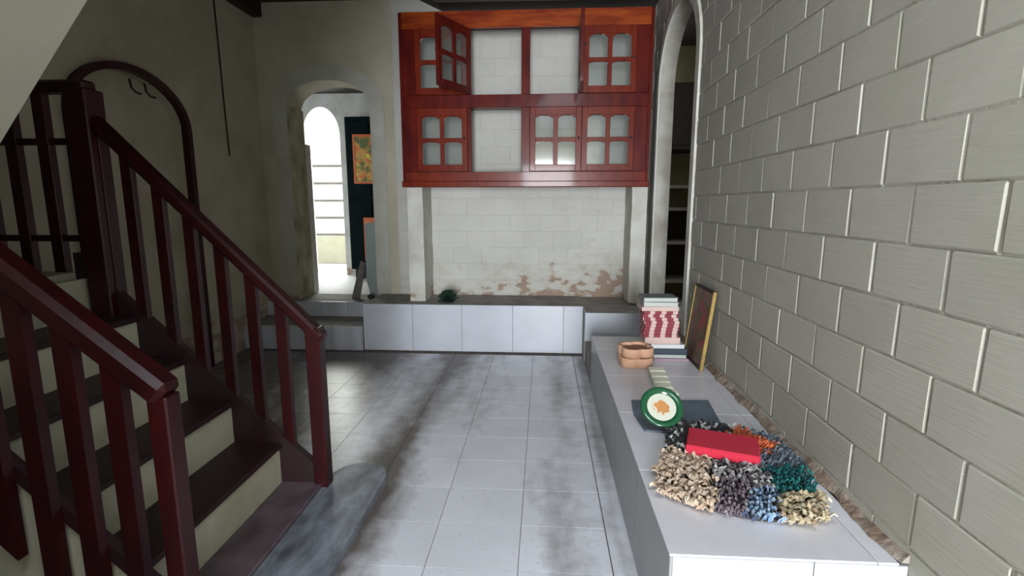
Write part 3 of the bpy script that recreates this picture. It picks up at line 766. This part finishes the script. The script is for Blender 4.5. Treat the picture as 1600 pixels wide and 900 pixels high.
bms = {k: (bmesh.new(), []) for k in pal}
random.seed(11)
def strip(bm, x, y, ang, L, wd, tip, lay, color):
    """a bent strip of cloth, pinned at the backing and curling over"""
    d = Vector((math.cos(ang), math.sin(ang), 0)); s = Vector((-d.y, d.x, 0)); t = .0022
    prev = None; f0 = len(bm.faces); fs = []
    for i in range(4):
        u = i/3
        c = Vector((x, y, ZB+.008)) + d*(L*u*.75) + Vector((0, 0, tip*math.sin(u*2.2)+.002))
        w = wd*(1-.25*u); tw = s*math.cos(lay*u) + Vector((0, 0, math.sin(lay*u)))
        n_ = d.cross(tw)*t
        ring = [bm.verts.new(c+tw*w+n_), bm.verts.new(c-tw*w+n_), bm.verts.new(c-tw*w-n_), bm.verts.new(c+tw*w-n_)]
        if prev:
            for k in range(4): fs.append(bm.faces.new([prev[k], prev[(k+1) % 4], ring[(k+1) % 4], ring[k]]))
        else: fs.append(bm.faces.new(ring))
        prev = ring
    fs.append(bm.faces.new(prev)); return len(fs)
cnt = 0
step = .0145
yy = 1.55
while yy < 2.30:
    xx = .40
    while xx < 1.06:
        x = xx+random.uniform(-.006, .006); y = yy+random.uniform(-.006, .006)
        if inside(x, y):
            k = min(seeds, key=lambda q: (q[1]-x)**2+(q[2]-y)**2)[0]
            a = math.atan2(y-1.90, x-.74)+random.uniform(-.9, .9)
            if k in ('teal', 'grey_blue', 'purple', 'blue'): L, wd, tip = random.uniform(.018, .03), random.uniform(.003, .006), random.uniform(.020, .034)
            else: L, wd, tip = random.uniform(.030, .055), random.uniform(.006, .0095), random.uniform(.018, .038)
            if x+L*math.cos(a) > 1.035: a = math.pi-a
            nf = strip(bms[k][0], x, y, a, L, wd, tip, random.uniform(-1.2, 1.2), None)
            c = random.choice(pal[k]); v = random.uniform(.8, 1.15)
            bms[k][1].extend([(c[0]*v, c[1]*v, c[2]*v, 1)]*nf); cnt += 1
        xx += step
    yy += step
for k, (bm, cols) in bms.items():
    me = bpy.data.meshes.new('tufts'); bmesh.ops.recalc_face_normals(bm, faces=bm.faces); bm.to_mesh(me); bm.free()
    at = me.color_attributes.new('Col', 'FLOAT_COLOR', 'CORNER')
    for p, c in zip(me.polygons, cols):
        for li in p.loop_indices: at.data[li].color = c
    o = loc(link_obj('cloth_tufts', me, 'rag', rug), P0); o['kind'] = 'stuff'; o['label'] = k.replace('_', ' and ' if k == 'black_white' else '-') + ' cloth tufts'
# red block
def redgrain(g, pos, c): return g.mix(g.math('MULTIPLY', g.noise(160, pos, detail=2), .35), c, rgb((.35, .01, .03)))
M['red'] = mat('bright_red_felt', (.62, .022, .055), .85, custom=redgrain, bump=.5, bscale=220)
bm = bmesh.new(); add_box(bm, -.137, .137, -.092, .092, 0, .042, bevel=.005)
o = link_obj('red_block', fin(bm, 'r'), 'red', None, (.738, 2.012, ZB+.030)); o.rotation_euler = (0, 0, R(-19)); tag(o, 'bright red felt-like rectangular block lying on the rag rug', 'block')
# framed picture leaning on the wall
M['gold'] = mat('dull_gold_frame', (.42, .28, .08), .4, (.30, .20, .06), 20, metal=.3)
M['painting'] = picture_mat('dark_flower_painting', (.10, .075, .05), (.16, .10, .06), (.30, .05, .06), (.20, .15, .09), 8)
fp = empty('framed_picture', (.985, 3.315, ZB+.001)); tag(fp, 'dark painting in a thin gold frame leaning against the right wall', 'picture')
fp.rotation_euler = (0, R(6.5), 0)
hh, ww = .50, .38
o = box('painting', -.004, .004, -ww/2+.01, ww/2-.01, .01, hh-.01, 'painting', fp)
for (y0, y1, z0, z1) in ((-ww/2, -ww/2+.012, 0, hh), (ww/2-.010, ww/2, 0, hh), (-ww/2+.016, ww/2-.016, 0, .016), (-ww/2+.016, ww/2-.016, hh-.016, hh)):
    box('frame_bar', -.010, .012, y0, y1, z0, z1, 'gold' if z1-z0 > .1 else 'darkwood', fp, .002)
# dark green clump on the platform
bm = bmesh.new(); random.seed(5)
for i in range(150):
    a, b = random.uniform(0, 6.28), random.uniform(0, 1.5)
    d = Vector((math.cos(a)*math.cos(b), math.sin(a)*math.cos(b), math.sin(b)))
    c = Vector((-.968, 5.06, .475)); e = c + d*Vector((1, 1, 1)).length*.055*random.uniform(.8, 1.25)
    sd = d.orthogonal().normalized()*.012
    vs = [bm.verts.new(c+d*.01-sd*.3), bm.verts.new(c+d*.01+sd*.3), bm.verts.new(e+sd), bm.verts.new(e-sd+Vector((0, 0, .004)))]
    f = bm.faces.new(vs)
M['leaf'] = mat('dark_green_leaf', (.012, .035, .022), .6)
tag(link_obj('green_clump', fin(bm, 'g'), 'leaf'), 'small dark green bushy clump on the platform by the left pillar', 'plant')
